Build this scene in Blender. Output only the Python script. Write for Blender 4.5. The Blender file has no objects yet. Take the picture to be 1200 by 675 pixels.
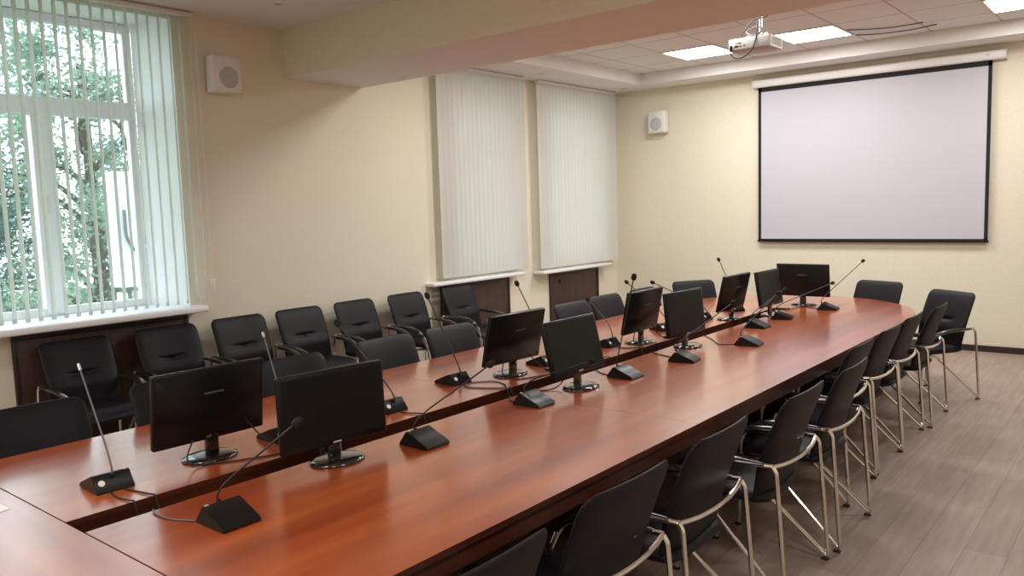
import bpy, bmesh, math, random
from mathutils import Vector, Matrix, noise
random.seed(7)
SC = bpy.context.scene
COL = SC.collection
PI = math.pi
R = math.radians

# ------------------------------------------------------------------ camera
CAM_H = 1.8
YAW, PITCH, ROLL, F = R(39.4485), R(-5.7483), R(-1.7734), 944.66
fw = Vector((-math.sin(YAW) * math.cos(PITCH), math.cos(YAW) * math.cos(PITCH), math.sin(PITCH)))
rt = Vector((math.cos(YAW), math.sin(YAW), 0))
up = rt.cross(fw)
rt2 = math.cos(ROLL) * rt + math.sin(ROLL) * up
up2 = -math.sin(ROLL) * rt + math.cos(ROLL) * up
cam = bpy.data.objects.new('camera', bpy.data.cameras.new('camera'))
COL.objects.link(cam)
m3 = Matrix((rt2, up2, -fw)).transposed()
cam.matrix_world = Matrix.Translation((0, 0, CAM_H)) @ m3.to_4x4()
cam.data.sensor_width = 36
cam.data.lens = F * 36 / 1200
cam.data.clip_start = .05
SC.camera = cam

# ------------------------------------------------------------------ world, light, exposure
SKY_STRENGTH = 2.7
PANEL_FAR, PANEL_NEAR_ADDED = 16.5, 13.5
w = bpy.data.worlds.new('overcast'); SC.world = w; w.use_nodes = True
bg = w.node_tree.nodes['Background']
bg.inputs[0].default_value = (.80, .92, 1, 1); bg.inputs[1].default_value = SKY_STRENGTH
SC.view_settings.view_transform = 'Standard'; SC.view_settings.look = 'None'
SC.view_settings.gamma = 1; SC.view_settings.use_curve_mapping = False
SC.view_settings.exposure = 0.85
SC.cycles.max_bounces = 10; SC.cycles.diffuse_bounces = 5; SC.cycles.glossy_bounces = 4
SC.cycles.transmission_bounces = 8; SC.cycles.transparent_max_bounces = 16
SC.cycles.use_denoising = True
SC.cycles.denoising_prefilter = 'ACCURATE'
SC.cycles.caustics_reflective = False; SC.cycles.caustics_refractive = False
SC.cycles.sample_clamp_indirect = 6

# ------------------------------------------------------------------ materials
def mat(name, col, rough=.5, metal=0., spec=.5, coat=0., coat_r=.1):
    m = bpy.data.materials.new(name); m.use_nodes = True
    b = m.node_tree.nodes['Principled BSDF']
    b.inputs['Base Color'].default_value = (*col, 1); b.inputs['Roughness'].default_value = rough
    b.inputs['Metallic'].default_value = metal; b.inputs['Specular IOR Level'].default_value = spec
    b.inputs['Coat Weight'].default_value = coat; b.inputs['Coat Roughness'].default_value = coat_r
    return m
def N(m, t, **k):
    n = m.node_tree.nodes.new(t)
    for a, v in k.items(): setattr(n, a, v)
    return n
def L(m, a, b): m.node_tree.links.new(a, b)
def bsdf(m): return m.node_tree.nodes['Principled BSDF']
def noise_to(m, scale, stretch=(1, 1, 1), bump=0., c1=None, c2=None, lo=.35, hi=.65, detail=4, dist=.02):
    tc = N(m, 'ShaderNodeTexCoord'); mp = N(m, 'ShaderNodeMapping'); mp.inputs['Scale'].default_value = stretch
    no = N(m, 'ShaderNodeTexNoise'); no.inputs['Scale'].default_value = scale; no.inputs['Detail'].default_value = detail
    L(m, tc.outputs['Object'], mp.inputs['Vector']); L(m, mp.outputs[0], no.inputs['Vector'])
    if bump:
        bp = N(m, 'ShaderNodeBump'); bp.inputs['Strength'].default_value = bump; bp.inputs['Distance'].default_value = dist
        L(m, no.outputs[0], bp.inputs['Height']); L(m, bp.outputs[0], bsdf(m).inputs['Normal'])
    if c1:
        cr = N(m, 'ShaderNodeValToRGB'); e = cr.color_ramp.elements
        e[0].position = lo; e[0].color = (*c1, 1); e[1].position = hi; e[1].color = (*c2, 1)
        L(m, no.outputs[0], cr.inputs[0]); L(m, cr.outputs[0], bsdf(m).inputs['Base Color'])
    return m

M = {}
M['wall'] = noise_to(mat('cream_wall_paint', (.76, .70, .59), .75), 60, bump=.12, c1=(.765, .71, .58), c2=(.805, .755, .625), dist=.004)
M['ceiling'] = noise_to(mat('white_ceiling_paint', (.80, .79, .78), .85), 30, c1=(.79, .78, .77), c2=(.81, .80, .79))
M['white_pvc'] = mat('white_window_plastic', (.85, .86, .88), .3)
M['reveal'] = mat('white_reveal_plaster', (.86, .87, .87), .6)
M['white_plastic'] = mat('white_plastic', (.80, .79, .77), .4)
M['projector_grey'] = mat('light_grey_plastic', (.46, .44, .42), .45)
M['grey_grille'] = mat('grey_grille', (.50, .50, .52), .6)
M['chrome'] = mat('chrome', (.82, .80, .76), .12, 1.)
M['black_plastic'] = mat('black_plastic', (.007, .007, .008), .34, spec=.28)
M['gloss_black'] = mat('gloss_black_plastic', (.012, .012, .013), .06, coat=1., coat_r=.03)
M['screen_glass'] = mat('monitor_panel', (.006, .007, .007), .4, spec=.25)
M['rubber'] = mat('black_rubber', (.02, .02, .02), .6)
M['foam'] = mat('black_foam', (.012, .012, .012), .95)
M['cable'] = mat('black_cable', (.015, .014, .016), .5)
M['grey_cable'] = mat('grey_cable', (.12, .11, .12), .5)
M['leather'] = noise_to(mat('black_leather', (.0085, .0065, .0105), .48, spec=.22), 180, bump=.25, dist=.002)
M['arm_pad'] = mat('black_arm_pad', (.015, .015, .016), .22, coat=.5)
M['silver'] = mat('silver_badge', (.75, .75, .75), .3, .6)
M['badge'] = mat('white_badge', (.85, .85, .83), .4)
M['paper'] = mat('white_paper', (.88, .88, .88), .7)
M['folder'] = mat('dark_blue_cover', (.03, .035, .06), .5)
M['dark_wood'] = noise_to(mat('dark_brown_board', (.035, .014, .012), .42), 4, (1, 8, .6), c1=(.040, .016, .013), c2=(.065, .027, .020))
M['baseboard'] = mat('dark_baseboard', (.030, .018, .018), .45)
M['screen_white'] = mat('matt_white_screen', (.55, .55, .61), .9)
M['screen_black'] = mat('black_screen_border', (.008, .008, .012), .8)
M['bark'] = noise_to(mat('tree_bark', (.06, .045, .035), .9), 12, c1=(.05, .04, .03), c2=(.10, .08, .06))
M['outer_wall'] = mat('pale_render', (.62, .66, .70), .8)
M['grass'] = noise_to(mat('lawn', (.05, .10, .04), .9), 3, c1=(.04, .09, .03), c2=(.10, .16, .06))

def cherry(name, along):
    m = mat(name, (.4, .1, .03), .32, spec=.5, coat=1., coat_r=.17)
    bsdf(m).inputs['Coat IOR'].default_value = 1.62
    tc = N(m, 'ShaderNodeTexCoord')
    st = (4.2, .35, 3) if along == 'y' else (.35, 4.2, 3)
    mp = N(m, 'ShaderNodeMapping'); mp.inputs['Scale'].default_value = st
    no = N(m, 'ShaderNodeTexNoise'); no.inputs['Scale'].default_value = 1.6; no.inputs['Detail'].default_value = 3; no.inputs['Distortion'].default_value = .1
    mp2 = N(m, 'ShaderNodeMapping'); mp2.inputs['Scale'].default_value = tuple(s * 9 for s in st)
    n2 = N(m, 'ShaderNodeTexNoise'); n2.inputs['Scale'].default_value = 2; n2.inputs['Detail'].default_value = 3
    cr = N(m, 'ShaderNodeValToRGB'); e = cr.color_ramp.elements
    e[0].position = .28; e[0].color = (.28, .045, .012, 1); e[1].position = .72; e[1].color = (.52, .120, .024, 1)
    mid = e.new(.48); mid.color = (.39, .074, .016, 1)
    mx = N(m, 'ShaderNodeMixRGB', blend_type='MULTIPLY'); mx.inputs[0].default_value = .12
    cr2 = N(m, 'ShaderNodeValToRGB'); cr2.color_ramp.elements[0].color = (.6, .6, .6, 1); cr2.color_ramp.elements[0].position = .3; cr2.color_ramp.elements[1].position = .7
    L(m, tc.outputs['Object'], mp.inputs[0]); L(m, mp.outputs[0], no.inputs[0]); L(m, no.outputs[0], cr.inputs[0])
    L(m, tc.outputs['Object'], mp2.inputs[0]); L(m, mp2.outputs[0], n2.inputs[0]); L(m, n2.outputs[0], cr2.inputs[0])
    L(m, cr.outputs[0], mx.inputs[1]); L(m, cr2.outputs[0], mx.inputs[2]); L(m, mx.outputs[0], bsdf(m).inputs['Base Color'])
    return m
M['cherry_y'] = cherry('cherry_veneer_lengthwise', 'y')
M['cherry_x'] = cherry('cherry_veneer_crosswise', 'x')
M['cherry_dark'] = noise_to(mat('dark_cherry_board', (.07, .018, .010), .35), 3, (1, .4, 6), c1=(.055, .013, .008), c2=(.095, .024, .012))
M['cherry_edge'] = mat('cherry_edge_band', (.34, .12, .07), .3)

def laminate():
    m = mat('grey_brown_laminate', (.3, .24, .2), .42, spec=.4)
    tc = N(m, 'ShaderNodeTexCoord'); mp = N(m, 'ShaderNodeMapping'); mp.inputs['Rotation'].default_value = (0, 0, R(90))
    br = N(m, 'ShaderNodeTexBrick'); br.inputs['Scale'].default_value = 1
    br.inputs['Brick Width'].default_value = 1.28; br.inputs['Row Height'].default_value = .19; br.inputs['Mortar Size'].default_value = .0018
    br.inputs['Color1'].default_value = (.42, .315, .265, 1); br.inputs['Color2'].default_value = (.35, .26, .215, 1)
    br.inputs['Mortar'].default_value = (.22, .17, .14, 1); br.inputs['Bias'].default_value = 0
    mp2 = N(m, 'ShaderNodeMapping'); mp2.inputs['Scale'].default_value = (9, .8, 1)
    no = N(m, 'ShaderNodeTexNoise'); no.inputs['Scale'].default_value = 3; no.inputs['Detail'].default_value = 5
    cr = N(m, 'ShaderNodeValToRGB'); cr.color_ramp.elements[0].color = (.72, .70, .68, 1); cr.color_ramp.elements[0].position = .3; cr.color_ramp.elements[1].position = .7
    mx = N(m, 'ShaderNodeMixRGB', blend_type='MULTIPLY'); mx.inputs[0].default_value = .8
    L(m, tc.outputs['Object'], mp.inputs[0]); L(m, mp.outputs[0], br.inputs[0])
    L(m, tc.outputs['Object'], mp2.inputs[0]); L(m, mp2.outputs[0], no.inputs[0]); L(m, no.outputs[0], cr.inputs[0])
    L(m, br.outputs[0], mx.inputs[1]); L(m, cr.outputs[0], mx.inputs[2]); L(m, mx.outputs[0], bsdf(m).inputs['Base Color'])
    return m
M['laminate'] = laminate()

def tiles():
    m = mat('ceiling_tiles', (.60, .58, .55), .9)
    tc = N(m, 'ShaderNodeTexCoord'); sp = N(m, 'ShaderNodeSeparateXYZ'); L(m, tc.outputs['Object'], sp.inputs[0])
    outs = []
    for ax, off in ((0, 5.41), (1, -8.66)):
        a = N(m, 'ShaderNodeMath', operation='ADD'); a.inputs[1].default_value = off + 66
        d = N(m, 'ShaderNodeMath', operation='DIVIDE'); d.inputs[1].default_value = .66
        f = N(m, 'ShaderNodeMath', operation='FRACT'); s = N(m, 'ShaderNodeMath', operation='SUBTRACT'); s.inputs[1].default_value = .5
        b = N(m, 'ShaderNodeMath', operation='ABSOLUTE'); g = N(m, 'ShaderNodeMath', operation='GREATER_THAN'); g.inputs[1].default_value = .483
        L(m, sp.outputs[ax], a.inputs[0]); L(m, a.outputs[0], d.inputs[0]); L(m, d.outputs[0], f.inputs[0])
        L(m, f.outputs[0], s.inputs[0]); L(m, s.outputs[0], b.inputs[0]); L(m, b.outputs[0], g.inputs[0]); outs.append(g.outputs[0])
    mxx = N(m, 'ShaderNodeMath', operation='MAXIMUM'); L(m, outs[0], mxx.inputs[0]); L(m, outs[1], mxx.inputs[1])
    no = N(m, 'ShaderNodeTexNoise'); no.inputs['Scale'].default_value = 90; L(m, tc.outputs['Object'], no.inputs[0])
    cr = N(m, 'ShaderNodeValToRGB'); cr.color_ramp.elements[0].color = (.76, .755, .745, 1); cr.color_ramp.elements[1].color = (.84, .835, .825, 1)
    L(m, no.outputs[0], cr.inputs[0])
    mix = N(m, 'ShaderNodeMixRGB'); mix.inputs[2].default_value = (.52, .50, .48, 1)
    L(m, mxx.outputs[0], mix.inputs[0]); L(m, cr.outputs[0], mix.inputs[1]); L(m, mix.outputs[0], bsdf(m).inputs['Base Color'])
    return m
M['tiles'] = tiles()

def translucent(name, col, t):
    m = bpy.data.materials.new(name); m.use_nodes = True; nt = m.node_tree; nt.nodes.clear()
    o = nt.nodes.new('ShaderNodeOutputMaterial'); mx = nt.nodes.new('ShaderNodeMixShader'); mx.inputs[0].default_value = t
    d = nt.nodes.new('ShaderNodeBsdfDiffuse'); d.inputs[0].default_value = (*col, 1)
    r = nt.nodes.new('ShaderNodeBsdfTranslucent'); r.inputs[0].default_value = (*col, 1)
    nt.links.new(d.outputs[0], mx.inputs[1]); nt.links.new(r.outputs[0], mx.inputs[2]); nt.links.new(mx.outputs[0], o.inputs[0])
    return m
M['slat'] = translucent('white_slat_fabric', (.84, .86, .82), .5)
M['slat_dense'] = translucent('dense_slat_fabric', (.84, .84, .81), .42)
M['leaf'] = translucent('green_leaf', (.24, .33, .25), .45)
M['leaf_dark'] = translucent('dark_green_leaf', (.14, .23, .20), .4)

def emit(name, col, s):
    m = bpy.data.materials.new(name); m.use_nodes = True; nt = m.node_tree; nt.nodes.clear()
    o = nt.nodes.new('ShaderNodeOutputMaterial'); e = nt.nodes.new('ShaderNodeEmission')
    e.inputs[0].default_value = (*col, 1); e.inputs[1].default_value = s; nt.links.new(e.outputs[0], o.inputs[0]); return m
M['lamp_far'] = emit('lit_diffuser', (1, .985, .96), PANEL_FAR)
M['lamp_near_added'] = emit('lit_diffuser_near_added', (1, .955, .91), PANEL_NEAR_ADDED)
gl = bpy.data.materials.new('window_glass'); gl.use_nodes = True; nt = gl.node_tree; nt.nodes.clear()
_o = nt.nodes.new('ShaderNodeOutputMaterial'); _m = nt.nodes.new('ShaderNodeMixShader'); _m.inputs[0].default_value = .07
_t = nt.nodes.new('ShaderNodeBsdfTransparent'); _t.inputs[0].default_value = (.95, .98, .97, 1); _g = nt.nodes.new('ShaderNodeBsdfGlossy'); _g.inputs['Roughness'].default_value = .02
nt.links.new(_t.outputs[0], _m.inputs[1]); nt.links.new(_g.outputs[0], _m.inputs[2]); nt.links.new(_m.outputs[0], _o.inputs[0])
M['glass'] = gl

# ------------------------------------------------------------------ helpers
def obj(name, bm, m, parent=None, smooth=True, angle=35):
    me = bpy.data.meshes.new(name)
    bmesh.ops.recalc_face_normals(bm, faces=bm.faces[:])
    bm.to_mesh(me); bm.free()
    for mm in (m if isinstance(m, (list, tuple)) else [m]): me.materials.append(mm)
    if smooth:
        me.polygons.foreach_set('use_smooth', [True] * len(me.polygons))
        me.set_sharp_from_angle(angle=R(angle))
    o = bpy.data.objects.new(name, me); COL.objects.link(o)
    if parent: o.parent = parent
    return o
def thing(name, label, cat, loc=(0, 0, 0), rz=0, group=None):
    o = bpy.data.objects.new(name, None); COL.objects.link(o); o.empty_display_size = .1
    o.location = loc; o.rotation_euler = (0, 0, rz); o['label'] = label; o['category'] = cat
    if group: o['group'] = group
    return o
def tag(o, label, cat, group=None, kind=None):
    o['label'] = label; o['category'] = cat
    if group: o['group'] = group
    if kind: o['kind'] = kind
    return o
def struct(o, label=None, cat=None):
    o['kind'] = 'structure'
    if label: o['label'] = label
    if cat: o['category'] = cat
    return o
def dup(o, label=None, loc=None, rz=None, name=None, parent=None):
    c = o.copy(); COL.objects.link(c)
    if parent: c.parent = parent
    if label: c['label'] = label
    if loc is not None: c.location = loc
    if rz is not None: c.rotation_euler = (0, 0, rz)
    for ch in [x for x in list(bpy.data.objects) if x.parent == o]: dup(ch, parent=c)
    return c
def box(bm, x0, x1, y0, y1, z0, z1, bevel=0., mi=0):
    g = bmesh.ops.create_cube(bm, size=1)
    vs = g['verts']
    for v in vs: v.co = Vector(((x0 + x1) / 2 + v.co.x * (x1 - x0), (y0 + y1) / 2 + v.co.y * (y1 - y0), (z0 + z1) / 2 + v.co.z * (z1 - z0)))
    fs = set(f for v in vs for f in v.link_faces)
    for f in fs: f.material_index = mi
    if bevel:
        es = list(set(e for v in vs for e in v.link_edges))
        r = bmesh.ops.bevel(bm, geom=es, offset=bevel, segments=2, affect='EDGES', profile=.5)
        return r['verts']
    return vs
def B(*boxes, bevel=0.):
    bm = bmesh.new()
    for b in boxes: box(bm, *b, bevel=bevel)
    return bm
def smooth_path(pts, r=.04, n=5):
    pts = [Vector(p) for p in pts]; out = [pts[0]]
    for i in range(1, len(pts) - 1):
        a, b, c = pts[i - 1], pts[i], pts[i + 1]
        d1, d2 = (a - b), (c - b); rr = min(r, d1.length * .48, d2.length * .48)
        p, q = b + d1.normalized() * rr, b + d2.normalized() * rr
        for k in range(n + 1):
            t = k / n; out.append((1 - t) ** 2 * p + 2 * t * (1 - t) * b + t * t * q)
    out.append(pts[-1]); return out
def spline(pts, n=8):
    P = [Vector(p) for p in pts]; P = [2 * P[0] - P[1]] + P + [2 * P[-1] - P[-2]]; out = []
    for i in range(1, len(P) - 2):
        for k in range(n):
            t = k / n
            out.append(.5 * ((2 * P[i]) + (-P[i-1] + P[i+1]) * t + (2*P[i-1] - 5*P[i] + 4*P[i+1] - P[i+2]) * t*t + (-P[i-1] + 3*P[i] - 3*P[i+1] + P[i+2]) * t**3))
    out.append(P[-2]); return out
def tube(bm, path, r, seg=10, radii=None, sx=1.0):
    rings = []; n = len(path); prev = None
    for i, p in enumerate(path):
        t = (path[min(i + 1, n - 1)] - path[max(i - 1, 0)]).normalized()
        if prev is None:
            a = Vector((0, 0, 1)) if abs(t.z) < .9 else Vector((0, 1, 0))
            u = t.cross(a).normalized()
        else:
            u = (prev - t * prev.dot(t)).normalized()
        prev = u; v = t.cross(u)
        rr = radii[i] if radii else r
        rings.append([bm.verts.new(p + (u * math.cos(2*PI*k/seg) * sx + v * math.sin(2*PI*k/seg)) * rr) for k in range(seg)])
    for a, b in zip(rings, rings[1:]):
        for k in range(seg): bm.faces.new((a[k], a[(k+1) % seg], b[(k+1) % seg], b[k]))
    bm.faces.new(rings[0]); bm.faces.new(rings[-1][::-1])
def TB(path, r, seg=10, **k):
    bm = bmesh.new(); tube(bm, path, r, seg, **k); return bm
def lathe(bm, prof, c=(0, 0, 0), seg=28, sx=1, sy=1):
    rings = []
    for r, z in prof:
        if r < 1e-6: rings.append([bm.verts.new((c[0], c[1], c[2] + z))])
        else: rings.append([bm.verts.new((c[0] + r*sx*math.cos(2*PI*k/seg), c[1] + r*sy*math.sin(2*PI*k/seg), c[2] + z)) for k in range(seg)])
    for a, b in zip(rings, rings[1:]):
        for k in range(seg):
            k2 = (k + 1) % seg
            f = [a[k % len(a)], a[k2 % len(a)], b[k2 % len(b)], b[k % len(b)]]
            f2 = []
            for v in f:
                if v not in f2: f2.append(v)
            if len(f2) > 2: bm.faces.new(f2)
def cushion(w_, h, t, fn, nx=22, ny=26, rnd=.06, edge=6, front=None):
    """closed padded slab; fn(a, b, s) maps width a, length b, offset s to a point"""
    bm = bmesh.new()
    def sp(n): return [math.sin((i / n - .5) * PI) * .5 + .5 for i in range(n + 1)]
    us, vs = sp(nx), sp(ny); gf, gb = {}, {}
    for j, v in enumerate(vs):
        b = (v - .5) * h
        d = max(0, abs(b) - (h / 2 - rnd)); hw = w_ / 2 - rnd + math.sqrt(max(0, rnd * rnd - d * d))
        for i, u in enumerate(us):
            su, sv = 2 * u - 1, 2 * v - 1
            a = su * hw
            pr = (max(0, 1 - abs(su) ** edge) ** .5) * (max(0, 1 - abs(sv) ** edge) ** .5)
            ex = front(a, b) if front else 0
            if i in (0, nx) or j in (0, ny):
                gf[i, j] = gb[i, j] = bm.verts.new(fn(a, b, 0))
            else:
                gf[i, j] = bm.verts.new(fn(a, b, t / 2 * pr + ex * pr)); gb[i, j] = bm.verts.new(fn(a, b, -t / 2 * pr))
    for g in (gf, gb):
        for j in range(ny):
            for i in range(nx): 
                try: bm.faces.new((g[i, j], g[i+1, j], g[i+1, j+1], g[i, j+1]))
                except ValueError: pass
    return bm
def prism(bm, outline, z0, z1, mi=0):
    a = [bm.verts.new((x, y, z0)) for x, y in outline]; b = [bm.verts.new((x, y, z1)) for x, y in outline]
    fs = [bm.faces.new(a[::-1]), bm.faces.new(b)]
    n = len(a)
    for i in range(n): fs.append(bm.faces.new((a[i], a[(i+1) % n], b[(i+1) % n], b[i])))
    for f in fs: f.material_index = mi
    return a + b

# ------------------------------------------------------------------ room shell
XL, XR, YB, YF = -6.40, 1.9, -3.2, 10.36        # window wall, right wall, wall behind the camera, screen wall
XN = -6.46                                       # the far part of the window wall stands back a little
ZC, ZB, ZG, ZT = 3.466, 3.04, 3.40, 3.55         # ceiling, beam underside, gypsum border, tiles
struct(obj('floor', B((XL - .6, XR + .3, YB - .3, YF + .3, -.1, 0)), M['laminate'], smooth=False))
WX = XL - .62
bm = B((WX, XL, YB - .3, 1.30, 0, 3.9), (WX, XL, 1.30, 3.50, 0, 1.03), (WX, XL, 1.30, 3.50, 3.42, 3.9), (WX, XL, 3.50, 6.35, 0, 3.9),
       (WX, XN, 6.35, 6.80, 0, 3.9), (WX, XN, 6.80, 7.82, 0, 1.12), (WX, XN, 6.80, 7.82, 3.30, 3.9), (WX, XN, 7.82, 8.60, 0, 3.9),
       (WX, XN, 8.60, 9.86, 0, 1.12), (WX, XN, 8.60, 9.86, 3.30, 3.9), (WX, XN, 9.86, YF + .3, 0, 3.9))
struct(obj('wall_left', bm, M['wall'], smooth=False))
struct(obj('wall_far', B((XN, XR + .3, YF, YF + .3, 0, 3.9)), M['wall'], smooth=False))
struct(obj('wall_right', B((XR, XR + .3, YB, YF, 0, 3.9)), M['wall'], smooth=False))
struct(obj('wall_back', B((XL, XR + .3, YB - .3, YB, 0, 3.9)), M['wall'], smooth=False))
struct(obj('ceiling', B((XL, XR, YB, 4.57, ZC, 3.9)), M['ceiling'], smooth=False))
bm = B((XN, XR, 4.57, 5.49, ZB, 3.88))
for f in bm.faces:
    f.normal_update()
    if f.normal.z < -.5: f.material_index = 1
struct(obj('ceiling_beam', bm, [M['wall'], M['ceiling']], smooth=False))
struct(obj('ceiling_border', B((XN, -5.72, 5.49, YF, ZG, 3.88), (-5.72, XR, 9.85, YF, ZG, 3.88), (1.2, XR, 5.49, 9.85, ZG, 3.88), (-5.72, 1.2, 5.49, 5.75, ZG, 3.88)), M['ceiling'], smooth=False))
struct(obj('ceiling_tiles', B((-5.72, 1.2, 5.75, 9.85, ZT, 3.7)), M['tiles'], smooth=False))
struct(obj('baseboard_far', B((XN, XR, YF - .018, YF, 0, .07)), M['baseboard'], smooth=False))
struct(obj('baseboard_right', B((XR - .018, XR, YB, YF - .02, 0, .07)), M['baseboard'], smooth=False))
struct(obj('baseboard_left', B((XL, XL + .018, YB, 2.1, 0, .07), (XL, XL + .018, 3.5, 6.34, 0, .07)), M['baseboard'], smooth=False))

# windows
def window(n, y0, y1, z0, z1, mull, trans, xw=-6.84, lining=None):
    t = bpy.data.objects.new('window_%d' % n, None); COL.objects.link(t); t['kind'] = 'structure'
    fwid = .07; fb = bmesh.new(); xa, xb = xw - .035, xw + .035
    box(fb, xa + .003, xb - .003, y0, y0 + fwid, z0, z1, .006); box(fb, xa + .003, xb - .003, y1 - fwid, y1, z0, z1, .006)
    box(fb, xa, xb, y0, y1, z0, z0 + fwid, .006); box(fb, xa, xb, y0, y1, z1 - fwid, z1, .006)
    if trans: box(fb, xa - .004, xb + .004, y0 + .01, y1 - .01, trans - .07, trans + .07, .006)
    for my in mull: box(fb, xa - .008, xb + .008, my - .07, my + .07, z0 + .01, trans + .05, .006)
    obj('window_frame', fb, M['white_pvc'], t, angle=50)
    obj('window_pane', B((xw - .006, xw + .006, y0 + .03, y1 - .03, z0 + .03, z1 - .03)), M['glass'], t, smooth=False)
    return t
w1 = window(1, 1.30, 3.36, 1.05, 3.40, [1.92, 2.60], 2.69)
# handle on the mullion
obj('window_handle', B((-6.80, -6.775, 2.585, 2.615, 1.86, 1.99), (-6.80, -6.79, 2.575, 2.625, 1.93, 2.0), bevel=.004), M['white_plastic'], w1)
# splayed white reveal of the near window
bm = bmesh.new()
for (a, b, c, d) in (((XL, 3.50), (-6.80, 3.36), 1.03, 3.42), ((XL, 1.30), (-6.80, 1.30), 1.03, 3.42)):
    s = .004 if a[1] < 2 else -.004
    vs = [(a[0], a[1] + s, c), (b[0], b[1] + s, c), (b[0], b[1] + s, d), (a[0], a[1] + s, d)]
    q = [bm.verts.new(v) for v in vs] + [bm.verts.new((v[0], v[1] - s + (.0 if a[1] < 2 else .0), v[2])) for v in vs]
    for f in ((0, 1, 2, 3), (7, 6, 5, 4), (0, 4, 5, 1), (1, 5, 6, 2), (2, 6, 7, 3), (3, 7, 4, 0)): bm.faces.new([q[k] for k in f])
prism(bm, [(-6.80, 3.365), (XL - .02, 3.499), (-6.80, 3.499)], 1.03, 3.42)
box(bm, WX, XL - .001, 1.301, 3.499, 3.405, 3.42); box(bm, -6.80, XL - .001, 1.301, 3.499, 1.03, 1.045)
struct(obj('trim_1', bm, M['reveal'], smooth=False))
window(2, 6.80, 7.82, 1.12, 3.30, [7.2], 2.6)
window(3, 8.60, 9.86, 1.12, 3.30, [9.14], 2.6)
def sill(n, y0, y1, zt, x0, x1, th=.045):
    bm = bmesh.new(); box(bm, x0, x1, y0, y1, zt - th, zt, .012)
    struct(obj('trim_%d' % n, bm, M['white_pvc'], angle=50))
sill(2, 1.2, 3.56, 1.058, -6.83, -6.21, .05)
sill(3, 6.27, 7.90, .985, -6.455, -6.27, .04)
sill(4, 8.28, 9.93, .955, -6.455, -6.27, .04)

# vertical blinds
def blind(y0, y1, ztop, zbot, ang, pitch, sw, x, m, label, jit=0):
    t = thing('vertical_blind', label, 'blind', (x, (y0 + y1) / 2, zbot), 0, 'vertical blinds at the windows')
    yc = (y0 + y1) / 2
    rb = bmesh.new(); box(rb, -.03, .03, y0 - yc - .03, y1 - yc + .03, ztop - zbot, ztop - zbot + .035, .006)
    box(rb, -.032, -.026, y0 - yc - .03, y1 - yc + .03, ztop - zbot + .008, ztop - zbot + .018); box(rb, .029, .033, y0 - yc, y1 - yc, ztop - zbot + .006, ztop - zbot + .016)
    obj('head_rail', rb, M['white_plastic'], t, angle=50)
    n = int((y1 - y0) / pitch); first = None; fw_ = None
    H = ztop - zbot - .005
    for k in range(n + 1):
        y = y1 - k * pitch - yc
        if first is None:
            bm = bmesh.new(); f, b = [], []
            for i in range(7):
                s = (i / 6 - .5) * sw; bow = .004 * (1 - (2 * i / 6 - 1) ** 2)
                f.append((s, bow)); b.append((s, bow - .0008))
            prism(bm, f + b[::-1], 0, H)
            o = obj('slat', bm, m, t, angle=60)
            wb = bmesh.new(); box(wb, -sw * .42, sw * .42, .003, .006, .004, .034, .001)
            wgt = obj('bottom_weight', wb, M['white_plastic'], o, smooth=False)
            first = o
            o.location = (0, y, 0)
        else:
            o = first.copy(); COL.objects.link(o); o.parent = t; o.location = (0, y, 0)
            c = wgt.copy(); COL.objects.link(c); c.parent = o
        o.rotation_euler = (0, 0, ang + random.uniform(-jit, jit))
    return t
A1 = R(180 - 38)
bl = blind(1.35, 3.60, ZC - .045, 1.082, A1, .0865, .089, -6.30, M['slat'], 'open white vertical blind in front of the window with trees outside', R(1.2))
# control chain of the open blind, with its white weight
obj('control_chain', TB([Vector((.03, 1.16, 2.29)), Vector((.03, 1.165, 1.2)), Vector((.03, 1.168, .17))], .003, 6), M['white_plastic'], bl)
obj('chain_weight', B((.015, .045, 1.15, 1.185, .07, .19), bevel=.006), M['white_plastic'], bl)
blind(6.47, 7.98, ZG - .04, 1.02, R(90 - 16), .080, .089, -6.33, M['slat_dense'], 'closed white vertical blind nearer the ceiling beam, left of the narrow cream pier', R(1.5))
blind(8.34, 10.12, ZG - .04, .985, R(90 - 16), .080, .089, -6.33, M['slat_dense'], 'closed white vertical blind in the corner beside the screen wall', R(1.5))

# dark boards that cover the radiators under the windows
def rad_panel(y0, y1, z1, x, label, knob=False):
    t = thing('radiator_cover', label, 'radiator cover', (x, (y0 + y1) / 2, 0), 0, 'radiator covers under the windows')
    h = (y1 - y0) / 2
    bm = bmesh.new(); box(bm, .0, .018, -h, h, .0, z1, .003)
    obj('board', bm, M['dark_wood'], t, angle=50)
    fb = bmesh.new()
    for b in ((.018, .026, -h, -h + .03, 0, z1), (.018, .026, h - .03, h, 0, z1), (.018, .026, -h + .03, h - .03, z1 - .035, z1), (.018, .026, -h + .03, h - .03, 0, .06)): box(fb, *b, .002)
    obj('edge_frame', fb, M['baseboard'], t, angle=50)
    if knob:
        kb = bmesh.new(); lathe(kb, [(0, 0), (.03, 0), (.026, .012), (0, .014)])
        bmesh.ops.rotate(kb, verts=kb.verts[:], matrix=Matrix.Rotation(R(90), 3, 'Y')); bmesh.ops.translate(kb, verts=kb.verts[:], vec=(.018, -h + .23, z1 - .13))
        obj('cable_cap', kb, M['black_plastic'], t)
    return t
rad_panel(2.12, 3.46, .985, XL + .001, 'wide dark brown radiator cover under the big near window behind chairs')
rad_panel(6.55, 7.78, .925, XN + .001, 'dark brown radiator cover below the closed blind nearer the beam')
rad_panel(8.63, 9.81, .90, XN + .001, 'dark brown radiator cover with a round cap, nearest the far corner', True)

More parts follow.
